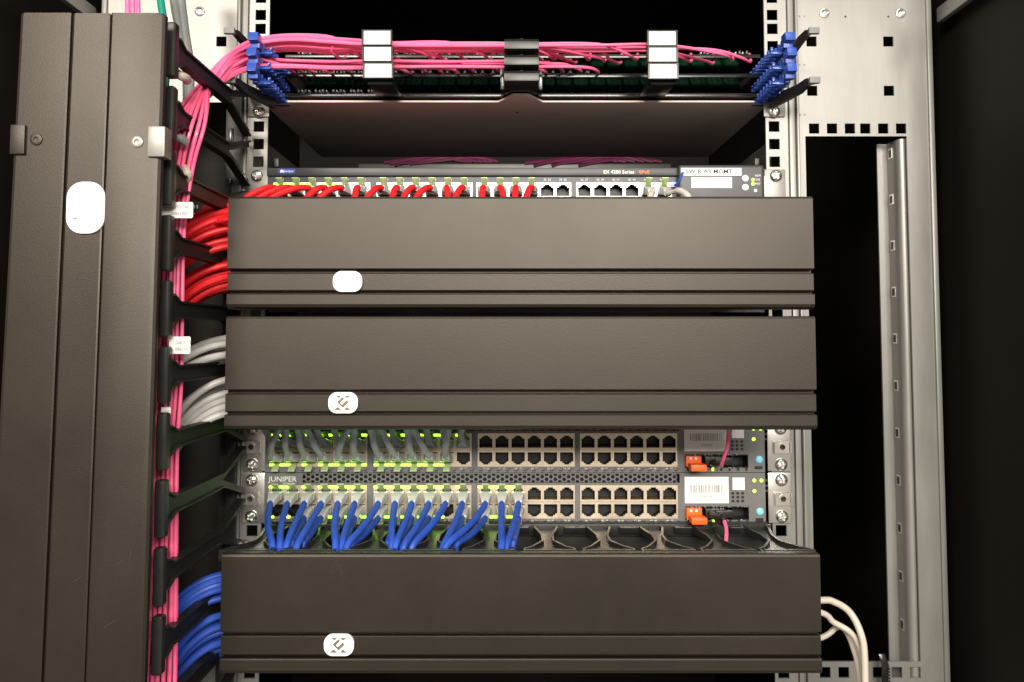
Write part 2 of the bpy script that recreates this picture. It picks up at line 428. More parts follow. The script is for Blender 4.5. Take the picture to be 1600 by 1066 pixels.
def modern_switch(zt, label):
    zb = zt - 44.0
    t = thing('network_switch', label, 'network switch', (MID, 100, zb))
    xl, xr = X_at(413, YF, 770), X_at(1196, YF, 770)
    cols = [[433 + 25.55 * k for k in range(6)], [596.5 + 25.5 * k for k in range(6)], [759 + 25.3 * k for k in range(6)], [919 + 25.4 * k for k in range(6)]]
    cx = [[X_at(p, YF, 767) for p in blk] for blk in cols]
    zr = (zt - 17.6, zt - 32.0)
    hl = []
    for blk in cx: hl.append((blk[0] - 7.0, blk[5] + 7.0, zr[1] - 7.0, zr[0] + 7.0))
    vx0, vx1 = X_at(473, YF, 743), X_at(1062, YF, 743)
    hl.append((vx0, vx1, zt - 8.6, zt - .9))
    sx0, sx1 = X_at(1071, YF, 795), X_at(1170, YF, 795)
    sz0, sz1 = zt - 40.3, zt - 28.6
    hl.append((sx0, sx1, sz0, sz1))
    fp = MB().sheet(xl, xr, zb, zt, YF, YF + 1.6, hl).build('faceplate', 'switch_grey', t, smooth=False)
    MB().box(xl + .5, xr - .5, 12, 270, zb + .6, zt - .6).build('chassis', 'switch_dark', t)
    MB().box(xl, xr, YF + 1.7, 12, zt - .6, zt).box(xl, xr, YF + 1.7, 12, zb, zb + .6).build('chassis_rim', 'switch_grey', t)
    hex_grille(vx0 + 1, vx1 - 1, zt - 4.6, 2, 2.55, YF + .1, 'vent_grille', t)
    b = MB()
    x = X_at(470, YF, 815)
    while x < X_at(1062, YF, 815):
        b.box(x, x + 3.0, YF - .25, YF + .01, zb + .9, zb + 1.7); b.box(x + 1.9, x + 4.9, YF - .25, YF + .01, zb + 2.5, zb + 3.0); x += 7.7
    b.build('vent_slots', 'port_inside', t, smooth=False)
    n = 0
    for bi, blk in enumerate(cx):
        for ci, x in enumerate(blk):
            for row in (0, 1): put('port', PORTS_TAN[row], t, (x, YF - .1, zr[row]))
            text('%d  %d' % (n, n + 1), 2.3, (x, YF - .06, zt - 40.9), 'ink_white', t, 'port_number'); n += 2
    # right-hand end: label, code sticker, vent, transceiver bay, lights
    lb = MB().box(X_at(1067, YF), X_at(1135, YF), YF - .5, YF - .12, zt - 26.0, zt - 3.4).build('barcode_label', 'label_white', t)
    rnd = random.Random(int(zt * 7)); bars = MB(); x = X_at(1076, YF)
    while x < X_at(1126, YF):
        w = rnd.choice((.35, .5, .8)); bars.box(x, x + w, YF - .56, YF - .5, zt - 19 + 2, zt - 12 + 1.5); x += w + rnd.choice((.5, .8, 1.3))
    bars.build('barcode', 'ink_grey', lb, smooth=False)
    text('*1001203*' if zt > -100 else '*1001202*', 2.6, (X_at(1101, YF), YF - .56, zt - 20.3), 'ink_grey', lb)
    MB().box(X_at(1141, YF), X_at(1160, YF), YF - .4, YF - .1, zt - 14.6, zt - 4).build('code_sticker', 'label_white', t)
    vb = MB()
    for i in range(3):
        for j in range(3):
            x = X_at(1141.5, YF) + i * 4.2; z = zt - 17.6 - j * 3.3
            vb.prism([(x + 1.5 * math.cos(k * math.pi / 3), z + 1.3 * math.sin(k * math.pi / 3)) for k in range(6)], 'y', YF - .2, YF + .01)
    vb.build('vent_holes', 'port_inside', t, smooth=False)
    cg = MB().sheet(sx0, sx1, sz0, sz1, YF - .4, 10, [(sx0 + .8 + k * (sx1 - sx0 - .4) / 4, sx0 + (k + 1) * (sx1 - sx0 - .4) / 4, sz0 + .8, sz1 - .8) for k in range(4)], 0, 1)
    cg.box(sx0, sx1, 10, 10.6, sz0, sz1, 1)
    for k in range(26): cg.box(*(lambda a, c: (a, a + .9, YF - 1.0, YF - .3, c, c + .5))(sx0 + rnd.random() * (sx1 - sx0 - 1), rnd.choice((sz0 + .1, sz1 - .6))), 2)
    cg.build('transceiver_bay', ['port_inside', 'port_inside', 'chrome'], t, smooth=False)
    for k, px in enumerate((1072, 1085, 1098, 1111, 1124, 1137, 1150, 1163)):
        m = MB().box(-.9, .9, -.3, .2, -1.4, 1.4)
        put('link_light', m.mesh('link_light', 'light_soft' if k in (2, 3) else 'port_inside', (0, 0, 0)), t, (X_at(px, YF), YF - .1, zb + 2.6))
    put('beacon_light', MB().lathe([(3.2, 0), (3.0, -.9), (2.2, -1.5), (.01, -1.7)], (0, 0, 0), 20).mesh('beacon_light', 'light_cyan', (0, 0, 0)), t, (X_at(1183, YF), YF, zb + 11.0))
    MB().box(X_at(1176, YF), X_at(1188, YF), YF - .3, YF + .01, zb + 2.6, zb + 5.2).build('socket_slot', 'port_inside', t)
    for k, (s, dz) in enumerate((('SYS', 6.6), ('ALM', 11.2), ('MST', 15.6))):
        text(s, 2.4, (X_at(1168, YF), YF - .06, zt - dz), 'ink_grey', t)
        if k != 1: put('status_light', DOT, t, (X_at(1175, YF), YF, zt - dz))
    for s, dz in (('SPD', 6.6), ('DX', 11.2), ('EN', 15.6)): text(s, 2.4, (X_at(1193, YF), YF - .06, zt - dz), 'ink_grey', t)
    put('status_light', DOT, t, (X_at(1186, YF), YF, zt - 6.6))
    xm = X_at(1181.5, YF)
    MB().box(xm - .15, xm + .15, YF - .08, YF + .01, zb + 14, zt - 4).box(xm + .2, xm + 2.6, YF - .08, YF + .01, zt - 4.1, zt - 3.8).box(xm + .2, xm + 2.6, YF - .08, YF + .01, zt - 19.6, zt - 19.3).build('printed_line', 'ink_grey', t, smooth=False)
    ears(t, zt, zb, (zt - 6.4, zt - 37.8), (zt - 22.4,))
    return t, cx, zr

SW2, CX, ZR2 = modern_switch(-72.9, 'grey network switch with grey cables, under the middle cover, above the switch with blue cables')
SW3, CX3, ZR3 = modern_switch(-117.4, 'grey network switch with blue cables and a hexagon vent strip along its top')
for sw, zt in ((SW3, -117.4),):
    text('JUNIPER', 6.4, (X_at(445, YF), YF - .06, zt - 5.6), 'ink_white', sw, xs=1.05)
    text('NETWORKS', 2.0, (X_at(455, YF), YF - .06, zt - 9.4), 'ink_white', sw)

# the older switch under the fibre panel
Z1T, Z1B = 149.2, 105.6
old = thing('network_switch', 'dark older network switch with silver ports, red cables and a small display', 'network switch', (MID, 100, Z1B))
xl, xr = X_at(418, YF, 285), X_at(1194, YF, 285)
OC = [[X_at(p, YF, 297) for p in blk] for blk in ([440 + 25.2 * k for k in range(6)], [601 + 24.9 * k for k in range(6)], [757 + 24.5 * k for k in range(6)], [913 + 24.8 * k for k in range(6)])]
zr1 = (Z1T - 19.8, Z1T - 34.0)
MB().sheet(xl, xr, Z1B, Z1T - 7.5, YF, YF + 1.6, [(b[0] - 7, b[5] + 7, zr1[1] - 7, zr1[0] + 7) for b in OC]).build('faceplate', 'switch_dark', old, smooth=False)
MB().box(xl, xr, YF - 3, YF + 3, Z1T - 7.2, Z1T).build('bezel', 'switch_dark', old, bevel=.9)
MB().box(xl + .5, xr - .5, 12, 280, Z1B + .5, Z1T - .5).build('chassis', 'switch_dark', old)
n = 0
for blk in OC:
    for x in blk:
        for row in (0, 1): put('port', PORTS_SILVER[row], old, (x, YF - .1, zr1[row]))
        text('%d  %d' % (n, n + 1), 2.6, (x, YF - .06, Z1T - 10.2), 'ink_white', old, 'port_number'); n += 2
lg = MB().box(X_at(432, YF), X_at(459, YF), YF - 3.3, YF - 2.99, Z1T - 5.2, Z1T - 1.0).build('logo_plate', 'logo_blue', old)
text('Juniper', 3.2, (X_at(449, YF), YF - 3.4, Z1T - 3.2), 'ink_white', lg)
lm = MB(); q = (X_at(434, YF - 3), Z1T - 4.4)
lm.prism([(q[0], q[1]), (q[0] + 3.2, q[1]), (q[0] + 3.2, q[1] + 1.2), (q[0] + 1.6, q[1] + 2.8), (q[0], q[1] + 1.6)], 'y', YF - 3.42, YF - 3.3)
lm.build('logo_mark', 'ink_white', lg, smooth=False)
text('EX 4200 Series', 4.4, (X_at(968, YF), YF - 3.06, Z1T - 4.0), 'ink_white', old, bold=True)
text('8PoE', 4.4, (X_at(1008, YF), YF - 3.06, Z1T - 4.0), 'ink_orange', old, bold=True)
dx0, dx1 = X_at(1060, YF), X_at(1194, YF)
disp = MB().box(dx0, dx1, YF - 9, YF + .5, Z1B + 8, Z1T + 1.5).build('display_module', 'switch_dark', old, bevel=3, seg=4)
YD = YF - 9
lab = MB().box(X_at(1064, YD, 268), X_at(1158, YD, 268), YD - .9, YD - .3, Z_at(275, YD), Z_at(263, YD)).build('name_label', 'label_white', disp)
text('SW R A3 MGMT', 5.2, ((X_at(1064, YD) + X_at(1158, YD)) / 2, YD - 1.0, Z_at(268.6, YD)), 'ink_black', lab, xs=1.12, bold=True)
MB().box(X_at(1083, YD), X_at(1147, YD), YD - .6, YD - .1, Z_at(294, YD), Z_at(277, YD)).build('screen_sticker', 'label_white', disp)
tb = MB()
for k in range(14): tb.box(X_at(1090 + k * 2.2, YD), X_at(1091.4 + k * 2.2, YD), YD - .68, YD - .6, Z_at(278.6, YD), Z_at(277.4, YD))
tb.build('small_print', 'ink_grey', disp, smooth=False)
btn = MB().lathe([(3.1, 0), (2.9, -.8), (2.2, -1.1), (.01, -1.2)], (0, 0, 0), 20).mesh('button', 'button_grey', (0, 0, 0))
for py in (279, 293): put('button', btn, disp, P(1164.5, py, YD))
sb = MB().lathe([(1.6, 0), (1.4, -.5), (.01, -.6)], (0, 0, 0), 14).mesh('small_button', 'button_grey', (0, 0, 0))
put('small_button', sb, disp, P(1180.5, 298, YD))
for py in (281, 287.5):
    put('status_light', DOT, disp, P(1176.5, py, YD))
for s, py in (('ALM', 274.5), ('SYS', 281), ('MST', 287.5)): text(s, 2.6, P(1184, py, YD - .06), 'ink_white', disp)
ears(old, Z1T, Z1B, (Z1T - 6.4,), (), 'steel')

# ================================================================== CABLES
def plug_meshes(row, droop):
    """row 0: latch up, row 1: latch down; droop: which way the soft boot bends"""
    s = 1 if row == 0 else -1; d = droop
    b = MB(); za, zb_ = sorted((-4.6 * s, 2.2 * s))
    b.box(-5.7, 5.7, -8, 7, za, zb_)
    c = (za + zb_) / 2
    def ring(y, w, z, h): return [(-w, y, z - h), (w, y, z - h), (w, y, z + h), (-w, y, z + h)]
    b.loft([ring(-8.1, 5.4, c, 3.4), ring(-12, 4.6, c - d * 1.0, 3.3), ring(-16, 3.6, c - d * 2.6, 3.0), ring(-19, 2.9, c - d * 4.2, 2.7)])
    pm = b.mesh('plug', 'plug_clear', (0, 0, 0), bevel=.8, seg=3)
    def lr(y, z, w=2.7): return [(-w, y, z * s), (w, y, z * s), (w, y, (z + 1.0) * s), (-w, y, (z + 1.0) * s)]
    lm_ = MB().loft([lr(5, 2.0), lr(-1, 3.0), lr(-8, 8.4, 2.9), lr(-9.5, 9.0, 2.9)]).mesh('latch_tab', 'latch_led_tint', (0, 0, 0), bevel=.3)
    return pm, lm_
PLUGS = {(r, d): plug_meshes(r, d) for r in (0, 1) for d in (1, 0, -1)}

def patch_cable(label, group, m, r, port, row, path, led=True, light_parent=None, droop=1):
    """port: (x,z) of the socket; row 0 latch up, row 1 latch down; path: world points from the plug on"""
    x, z = port
    t = thing('patch_cable', label, 'network cable', (x, YF, z), group)
    s = 1 if row == 0 else -1
    pm, lt = PLUGS[(row, droop)]
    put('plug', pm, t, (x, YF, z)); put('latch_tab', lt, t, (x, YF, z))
    start = [Vector((x, YF - 12, z - 1.2 * s - droop * 1)), Vector((x, YF - 19, z - 1.2 * s - droop * 4.2))]
    MB().tube(start + path, r, 10, 5).build('cord', m, t)
    if led:
        for q in (-1, 1):
            if q < 0 or (int(x * 3) % 3): put('port_light', LED, light_parent, (x + q * 4.3, YF - .9, z + s * 5.6))
    return t
jit = lambda a: random.uniform(-a, a)
ORD = ['first', 'second', 'third', 'fourth', 'fifth', 'sixth', 'seventh', 'eighth', 'ninth', 'tenth', 'eleventh', 'twelfth', 'thirteenth', 'fourteenth', 'fifteenth', 'sixteenth', 'seventeenth', 'eighteenth']

def exit_path(px_exit, y0, Yd, bend, endpx, endpy):
    """leaves the horizontal tray at its open end and turns down into the upright channel"""
    a = P(px_exit + 40, y0 - 2, Yd); b = P(px_exit, y0, Yd); c = P(px_exit - 34, y0 + bend * .22, Yd - 4); d = P(px_exit - 64, y0 + bend * .62, Yd - 6)
    e = P(px_exit - 84, y0 + bend * 1.15, Yd); f = P(px_exit - 98, y0 + bend * 1.15 + 60, Yd + 6); g = P(endpx, endpy, -60)
    return [a, b, c, d, e, f, g]

# red cables --------------------------------------------------------
red_px = [(b, c) for b in range(4) for c in range(6)][:16]
RK = [-34, -40, -46, -20, -26, 0, -16, -4, -12, -18, 4, -10, -2, 6, -2, -10]
for i, (b, c) in enumerate(red_px):
    x = OC[b][c]; z = zr1[0]
    dx = RK[i] * .62
    y0 = [(322 + (i % 8) * 9.0), (408 + (i % 8) * 6.2)][i // 8]
    Yd = -58 - (i * 37 % 5) * 8
    p = [Vector((x + dx * .35, YF - 27, z - 3.5)), Vector((x + dx, YF - 37, z - 15)), Vector((x + dx * 1.3 - 4, -58, z - 40)), Vector((x + dx - 26, Yd, Z_at(y0, Yd) - 3))]
    ex = exit_path(355, y0, Yd, [44, 50][i // 8] + jit(5), 215, 700)
    if x + dx - 60 > ex[0].x + 40: p.append(Vector(((x + ex[0].x) / 2, Yd, Z_at(y0, Yd) + jit(2))))
    patch_cable('%s red network cable counted from the name end of the dark switch' % ORD[i], 'red cables of the dark switch', 'red', 2.75, (x, z), 0, p + ex, led=i < 4, light_parent=old, droop=0)
# two clear and grey cables at the far end of the dark switch
x = OC[3][4]
patch_cable('cream cable in the dark switch between the empty ports and the tie', 'pale cables of the dark switch', 'cable_cream', 2.6, (x, zr1[0]), 0, [Vector((x - 3, -32, zr1[0] - 12)), Vector((x - 6, -44, zr1[0] - 32)), Vector((x - 6, -50, zr1[0] - 60))], light_parent=old)
x = OC[3][5]
patch_cable('grey cable with a blue tie beside the display of the dark switch', 'pale cables of the dark switch', 'cable_grey', 2.8, (x, zr1[0]), 0, [Vector((x + 7, -32, zr1[0] - 5)), Vector((x + 14, -44, zr1[0] - 16)), Vector((x + 16, -50, zr1[0] - 50))], light_parent=old)
bt = MB().tube([P(1052, 290, -34), P(1058, 288, -38), P(1064, 278, -40), P(1067, 270, -38)], 1.1, 8)
bt.box(*(lambda q: (q.x - 2, q.x + 2, q.y - 2, q.y + 2, q.z - 2, q.z + 2))(P(1052, 289, -34)))
bt.tube([P(1056, 289, -36), P(1063, 286, -38)], .8, 6)
tag(bt.build('cable_tie', 'comb_blue'), 'small blue cable tie on the grey cable by the white name label', 'cable tie')

# blue cables -------------------------------------------------------
YB = -84
upper = [(b, c) for b in range(4) for c in range(6)][:15]
bot = [426, 437, 447, 463, 524, 533, 541, 612, 617, 630, 643, 692, 695, 783, 790]
lower = [(0, 2), (0, 3), (0, 4), (0, 5), (1, 0), (1, 1), (1, 2), (1, 3), (1, 5), (2, 0), (2, 1), (2, 2)]
botl = [455, 472, 529, 537, 549, 606, 622, 636, 700, 712, 787, 800]
k = 0
def blue_tail(k, n, base):
    grp = k % 2
    y0 = [899 + (k // 2 % 6) * 7.2, 962 + (k // 2 % 8) * 8.6][grp]
    Yd = -56 - (k * 29 % 5) * 8
    ex = exit_path(344, y0, Yd, [62, 74][grp] + jit(6), 190, 1230)
    mid = [base + Vector((-6, 10, -22))]
    if base.x - 60 > ex[0].x + 40: mid.append(Vector(((base.x + ex[0].x) / 2, Yd, (base.z - 26 + ex[0].z) / 2)))
    return mid + ex
for i, (b, c) in enumerate(upper):
    x = CX3[b][c]; z = ZR3[0]; e = P(bot[i], 856, YB - jit(4))
    s = Vector((x, YF - 19, z - 2))
    q = Vector((x, YF - 22, z - 8)); p = [q.lerp(e, .22) + Vector((0, -5, 0)), q.lerp(e, .55) + Vector((0, -6, 0)), e]
    patch_cable('%s blue cable of the upper row, counted from the name end of its switch' % ORD[i], 'blue cables of the hexagon-vent switch', 'blue', 2.75, (x, z), 0, p + blue_tail(k, i, e), light_parent=SW3); k += 1
for i, (b, c) in enumerate(lower):
    x = CX3[b][c]; z = ZR3[1]; e = P(botl[i], 853, YB + 12)
    q = Vector((x, YF - 22, z - 5)); p = [q.lerp(e, .35) + Vector((0, -4, 0)), q.lerp(e, .65) + Vector((0, -3, 0)), e]
    patch_cable('%s blue cable of the lower row, counted from the name end of its switch' % ORD[i], 'blue cables of the hexagon-vent switch', 'blue', 2.75, (x, z), 1, p + blue_tail(k, i, e), light_parent=SW3); k += 1
for b, c in [(b, c) for b in range(3) for c in range(6)][:15]:
    if (b, c) not in lower: put('port_light', LED, SW3, (CX3[b][c] - 4.6, YF - .9, ZR3[1] - 5.6))

# grey cables -------------------------------------------------------
glow = [(b, c) for b in range(2) for c in range(6)][:11]
gtop = [438, 446, 462, 474, 548, 553, 576, 590, 634, 640, 702]
def grey_tail(k, base):
    grp = k % 2
    y0 = [529 + (k // 2 % 5) * 8.5, 594 + (k // 2 % 6) * 10.5][grp]
    Yd = -56 - (k * 29 % 5) * 8
    ex = exit_path(352, y0, Yd, [40, 62][grp] + jit(5), 225, 900)
    mid = []
    if base.x - 60 > ex[0].x + 40: mid.append(Vector(((base.x + ex[0].x) / 2, Yd, (base.z + 14 + ex[0].z) / 2)))
    return mid + ex
k = 0
for i, (b, c) in enumerate(glow):
    x = CX[b][c]; z = ZR2[1]; e = P(gtop[i], 660, -62)
    q = Vector((x, YF - 22, z + 7)); p = [q.lerp(e, .3) + Vector((0, -4, 0)), q.lerp(e, .65), e, e + Vector((-4, 4, 20))]
    patch_cable('%s grey cable of the lower row under the middle cover, counted from the ear' % ORD[i], 'grey cables under the middle cover', 'cable_grey', 2.7, (x, z), 1, p + grey_tail(k, e), light_parent=SW2, droop=-1); k += 1
for i, (b, c) in enumerate([(b, c) for b in range(2) for c in range(6)]):
    x = CX[b][c]; z = ZR2[0]; e = Vector((x - 4, -58, z + 30))
    p = [Vector((x - 1, YF - 28, z + 10)), e]
    patch_cable('%s grey cable of the upper row under the middle cover, counted from the ear' % ORD[i], 'grey cables under the middle cover', 'cable_grey', 2.7, (x, z), 0, p + grey_tail(k, e), light_parent=SW2, droop=-1); k += 1

# transceivers and their pink fibres --------------------------------
for sw, zt, low in ((SW2, -72.9, 0), (SW3, -117.4, 1)):
    where = 'the switch with blue cables' if low else 'the switch under the middle cover'
    zc = zt - 34.4
    x0 = X_at(1074, -14, 795); x1 = X_at(1101, -14, 795)
    o = thing('transceiver', 'orange pull-tab transceiver in ' + where, 'transceiver', (x0, -8, zc))
    MB().box(x0 + .5, x1 - 1, -9, 4, zc - 4.4, zc + 4.8).build('body', 'orange_plastic', o, bevel=.5)
    MB().box(x0 + 2, x1 + .5, -22, -9.1, zc - 6, zc - .6).build('pull_tab', 'orange_plastic', o, bevel=.9)
    MB().box(x0 + 3, x0 + 5, -10.4, -9.1, zc + 2.2, zc + 4.2).box(x0 + 7.5, x0 + 9.5, -10.4, -9.1, zc + 2.2, zc + 4.2).build('catch', 'label_white', o)
    x2, x3 = X_at(1103, -10, 795), X_at(1145, -10, 795)
    c = thing('fibre_cable', 'pink fibre with black connector plugged into ' + where, 'fibre cable', (x2, -8, zc))
    MB().box(x2, x3 - 6, -10, 6, zc - 3.4, zc + 4.4).box(x2 + 8, x3, -13, -4, zc - 2.2, zc + 3.6).build('connector', 'black_plastic', c, bevel=.6)
    if low:
        MB().tube([(x2 + 4, -10, zc + 1), (x2 + 6, -20, zc), (x2 + 10, -30, zc - 3), P(1128, 806, -38), P(1132, 814, -42)], lambda t: 3.1 - t * 1.0, 10).build('boot', 'black_plastic', c)
        MB().tube([P(1131, 812, -41), P(1135, 828, -50), P(1134, 850, -62), P(1131, 880, -64)], 1.55, 10).build('cord', 'pink', c)
    else:
        MB().tube([(x2 + 6, -10, zc - 1), (x2 + 8, -18, zc - 1.5), P(1127, 727, -28)], lambda t: 3.0 - t * 1.0, 10).build('boot', 'black_plastic', c)
        MB().tube([P(1127, 728, -27), P(1130, 718, -36), P(1136, 700, -44), P(1138, 680, -50), P(1139, 640, -56)], 1.55, 10).build('cord', 'pink', c)

# ================================================================== HORIZONTAL CABLE MANAGERS
YC = -115.0
hx0, hx1 = X_at(355.5, YC, 390), X_at(1271.5, YC, 390)
def pill(w, h, n=10):
    r = min(w, h) * .42
    pts = []
    for cx, cz, a0 in ((w / 2 - r, h / 2 - r, 0), (-w / 2 + r, h / 2 - r, 90), (-w / 2 + r, -h / 2 + r, 180), (w / 2 - r, -h / 2 + r, 270)):
        for k in range(n + 1):
            a = R(a0 + 90 * k / n); pts.append((cx + r * math.cos(a), cz + r * math.sin(a)))
    return pts
def emblem(parent, x, y, z, s=1):
    def pr(nm, poly, d=.22):
        MB().prism([(x + a * s, z + c * s) for a, c in poly], 'y', y - d, y - .01).build(nm, 'emblem_brown', parent, smooth=False)
    pr('emblem_mark', [(-5.3, 5.2), (-1.2, 5.2), (-2.6, 3.7), (-3.6, 3.7)]); pr('emblem_mark', [(5.8, 5.2), (1.2, 5.2), (2.5, 3.7), (3.7, 3.7)])
    pr('emblem_mark', [(-6.7, -5.2), (-1.0, -5.2), (-3.2, -3.2), (-4.1, -3.2)]); pr('emblem_mark', [(5.8, -5.2), (.9, -5.2), (2.6, -3.2), (3.3, -3.2)])
    pr('emblem_mark', [(0, 4.1), (.9, 3.2), (-1.8, .4), (-1.9, -.3), (-1.1, -1.1), (-.4, -1.1), (2.8, 2.0), (3.9, .9), (3.9, .2), (.3, -3.4), (-.3, -3.4), (-4.1, .3), (-4.1, .9), (-.6, 4.1)])
def manager(ztop, H, label, badge_px, mark):
    zb = ztop - H; k = H / 84.0
    t = thing('cable_manager', label, 'cable manager', (MID, -50, zb))
    p = [(-104, -.6), (-112.6, 0), (-114.2, -.5), (YC, -2.0), (YC, -53.8), (YC + .5, -54.4), (-108.4, -54.6), (-108.4, -57.2), (-113.0, -57.3), (-113.6, -58.0), (-113.6, -69.8), (-113.0, -70.7),
         (-108.6, -70.9), (-108.6, -72.5), (-114.4, -72.6), (YC, -73.4), (YC, -80.4), (-114, -82.6), (-111, -83.8), (-98, -84)]
    inner = [(-98, -82), (-106.5, -82), (-106.5, -2.6), (-104, -2.6)]
    poly = [(y, ztop + z * k) for y, z in p] + [(y, ztop + z * k) for y, z in inner]
    cv = MB().prism(poly, 'x', hx0, hx1).build('cover', 'black_cover', t, smooth=False)
    bx, by = badge_px
    w, h = 21.6, 15.4
    q = P(bx, by, YC - .6)
    bd = MB().prism([(q.x + a, q.z + c) for a, c in pill(w, h)], 'y', YC - 1.1, -113.4).build('badge', 'badge_white', cv, bevel=.35)
    if mark: emblem(bd, q.x, YC - 1.1, q.z, 1.0)
    MB().box(-216, 216, -8, -2.5, zb + 1, ztop - 1.6).build('base_plate', 'black_plastic', t)
    return t, cv
Zc1 = Z_at(306.5, YC); Zc2 = Z_at(494, YC); Zc3 = Z_at(866, YC)
M1, _ = manager(Zc1, Zc1 - Z_at(483, YC), 'black cable manager cover with a plain white badge below the dark switch', (543, 440), False)
M2, _ = manager(Zc2, Zc2 - Z_at(673, YC), 'black cable manager cover with emblem badge hanging over the grey cables', (536, 629.5), True)
M3, cv3 = manager(Zc3, Zc3 - Z_at(1056, YC), 'black cable manager cover with emblem badge that the blue cables run into', (529.5, 1008), True)
print('covers', Zc1, Zc2, Zc3)
# the finger tray at the top of the lowest one
zf = Zc3 - 3.2
def finger_mesh():
    b = MB()
    pts = [(-9, -8), (-9, -20), (-4.2, -44), (-4.2, -62), (-13, -80), (-19, -86), (-19, -96)]
    outl = pts + [(-x, y) for x, y in reversed(pts)]
    inn = [(-2.2, -34), (-1.2, -48), (-1.4, -64), (-7, -80), (7, -80), (1.4, -64), (1.2, -48), (2.2, -34)]
    # walls of the finger as a raised rim
    def strip(pl, w, z0, z1, m=0):
        for a, c in zip(pl[:-1], pl[1:]):
            d = Vector((c[0] - a[0], c[1] - a[1])).normalized(); nn = Vector((-d.y, d.x)) * w / 2
            b.prism([(a[0] - nn.x, a[1] - nn.y), (c[0] - nn.x, c[1] - nn.y), (c[0] + nn.x, c[1] + nn.y), (a[0] + nn.x, a[1] + nn.y)], 'z', z0, z1, m)
    strip(pts, 1.8, -5, 0); strip([(-x, y) for x, y in pts], 1.8, -5, 0)
    b.prism(outl, 'z', -4.5, -3)
    b.box(-19, 19, -99, -96.2, -6, 2.0)
    return b.mesh('finger', 'black_plastic', (0, 0, 0), weld=False)
FM = finger_mesh()
for px in (416, 505, 592, 679, 766, 855, 941, 1027, 1113, 1199):
    x = X_at(px, -45, 840)
    put('finger', FM, M3, (x, 0, zf))
b = MB().box(hx0 + 2, hx1 - 2, -12, -8.2, zf - 9, zf + .5)
b.box(hx0 + 2, hx1 - 2, -107, -100, zf - 4, zf - 1)
b.build('tray_rim', 'black_plastic', M3, bevel=.6)
for px in (468, 552, 640, 724, 810, 898, 984, 1070, 1156):
    x = X_at(px, -14, 826)
    put('rim_block', MB().box(-9, 9, -17, -12.1, -6, -.4).mesh('rim_block', 'black_gloss', (0, 0, 0), bevel=.8), M3, (x, 0, zf))
screw(M3, P(384, 853, -3.5), 1)

# ================================================================== UPRIGHT CABLE MANAGER
YV = -185.0
vm = thing('upright_cable_manager', 'tall black upright cable manager with T-shaped fingers and a grooved cover', 'cable manager', (-270, -90, -420))
YH = -166.0
Xh = X_at(262, YH, 380)
xs0, xs1 = X_at(347, -6, 600), X_at(372, -6, 600)
MB().box(xs0, xs1, -9, -8 + 1.0, -420, Z_at(150, -8)).box(xs0 + 9, xs1, -7, -2, -420, Z_at(140, -8)).build('spine', 'black_plastic', vm, bevel=.6)
MB().box(mir(Xp1) + 20, xs0 + 6, 90, 93, -420, Z_at(150, -4)).build('dark_backing', 'cabinet_black', vm)  # black sheet added so the gaps into the open depth look dark
def vfinger_mesh():
    b = MB()
    w, fl = 1.8, 3.6
    def seg(a, c, x=w):   # a,c: (y, zlo, zhi)
        b.prism([(a[0], a[1]), (c[0], c[1]), (c[0], c[2]), (a[0], a[2])], 'x', -x, x)
    seg((-160, -9, 9), (-150, -4.4, 4.4)); seg((-150, -4.4, 4.4), (-58, -4.4, 4.4))
    seg((-58, 0, 4.4), (-9, 14.5, 19)); seg((-58, -4.4, 0), (-9, -19, -14.5))
    for s in (1, -1):
        def fl_seg(y0, z0, y1, z1):
            b.prism([(y0, z0 * s), (y1, z1 * s), (y1, (z1 + 1.5) * s), (y0, (z0 + 1.5) * s)], 'x', -fl, fl)
        fl_seg(-160, 9, -150, 4.4); fl_seg(-150, 4.4, -58, 4.4); fl_seg(-58, 4.4, -9, 19)
    return b.mesh('finger', 'finger_black', (0, 0, 0), weld=False)
VF = vfinger_mesh()
TH = MB().box(-4.4, 2.8, -168, -160, -19.2, 19.2).mesh('finger_head', 'black_plastic', (0, 0, 0), bevel=2.2, seg=3)
SLT = MB().box(-2, 2, -1, 0, -9, 9).mesh('clip_slot', 'black_gloss', (0, 0, 0), bevel=.4)
heads = [Z_at(p, YH, 262) for p in (69, 380, 696, 912)]
print('head z', heads)
z0 = Z_at(380, YH, 262); zs = [z0 + 44.45 * k for k in range(-8, 4)]
for z in zs:
    f = put('finger', VF, vm, (Xh, 0, z))
    put('finger_head', TH, f, (Xh, 0, z))
    put('clip_slot', SLT, vm, (xs0 + 5, -9.1, z + 22))
    put('finger', VF, vm, (Xh - 76, 0, z))
MB().box(Xh - 84, Xh - 70, -8.5, 3.5, -420, Z_at(150, -8)).build('spine', 'black_plastic', vm, bevel=.6)
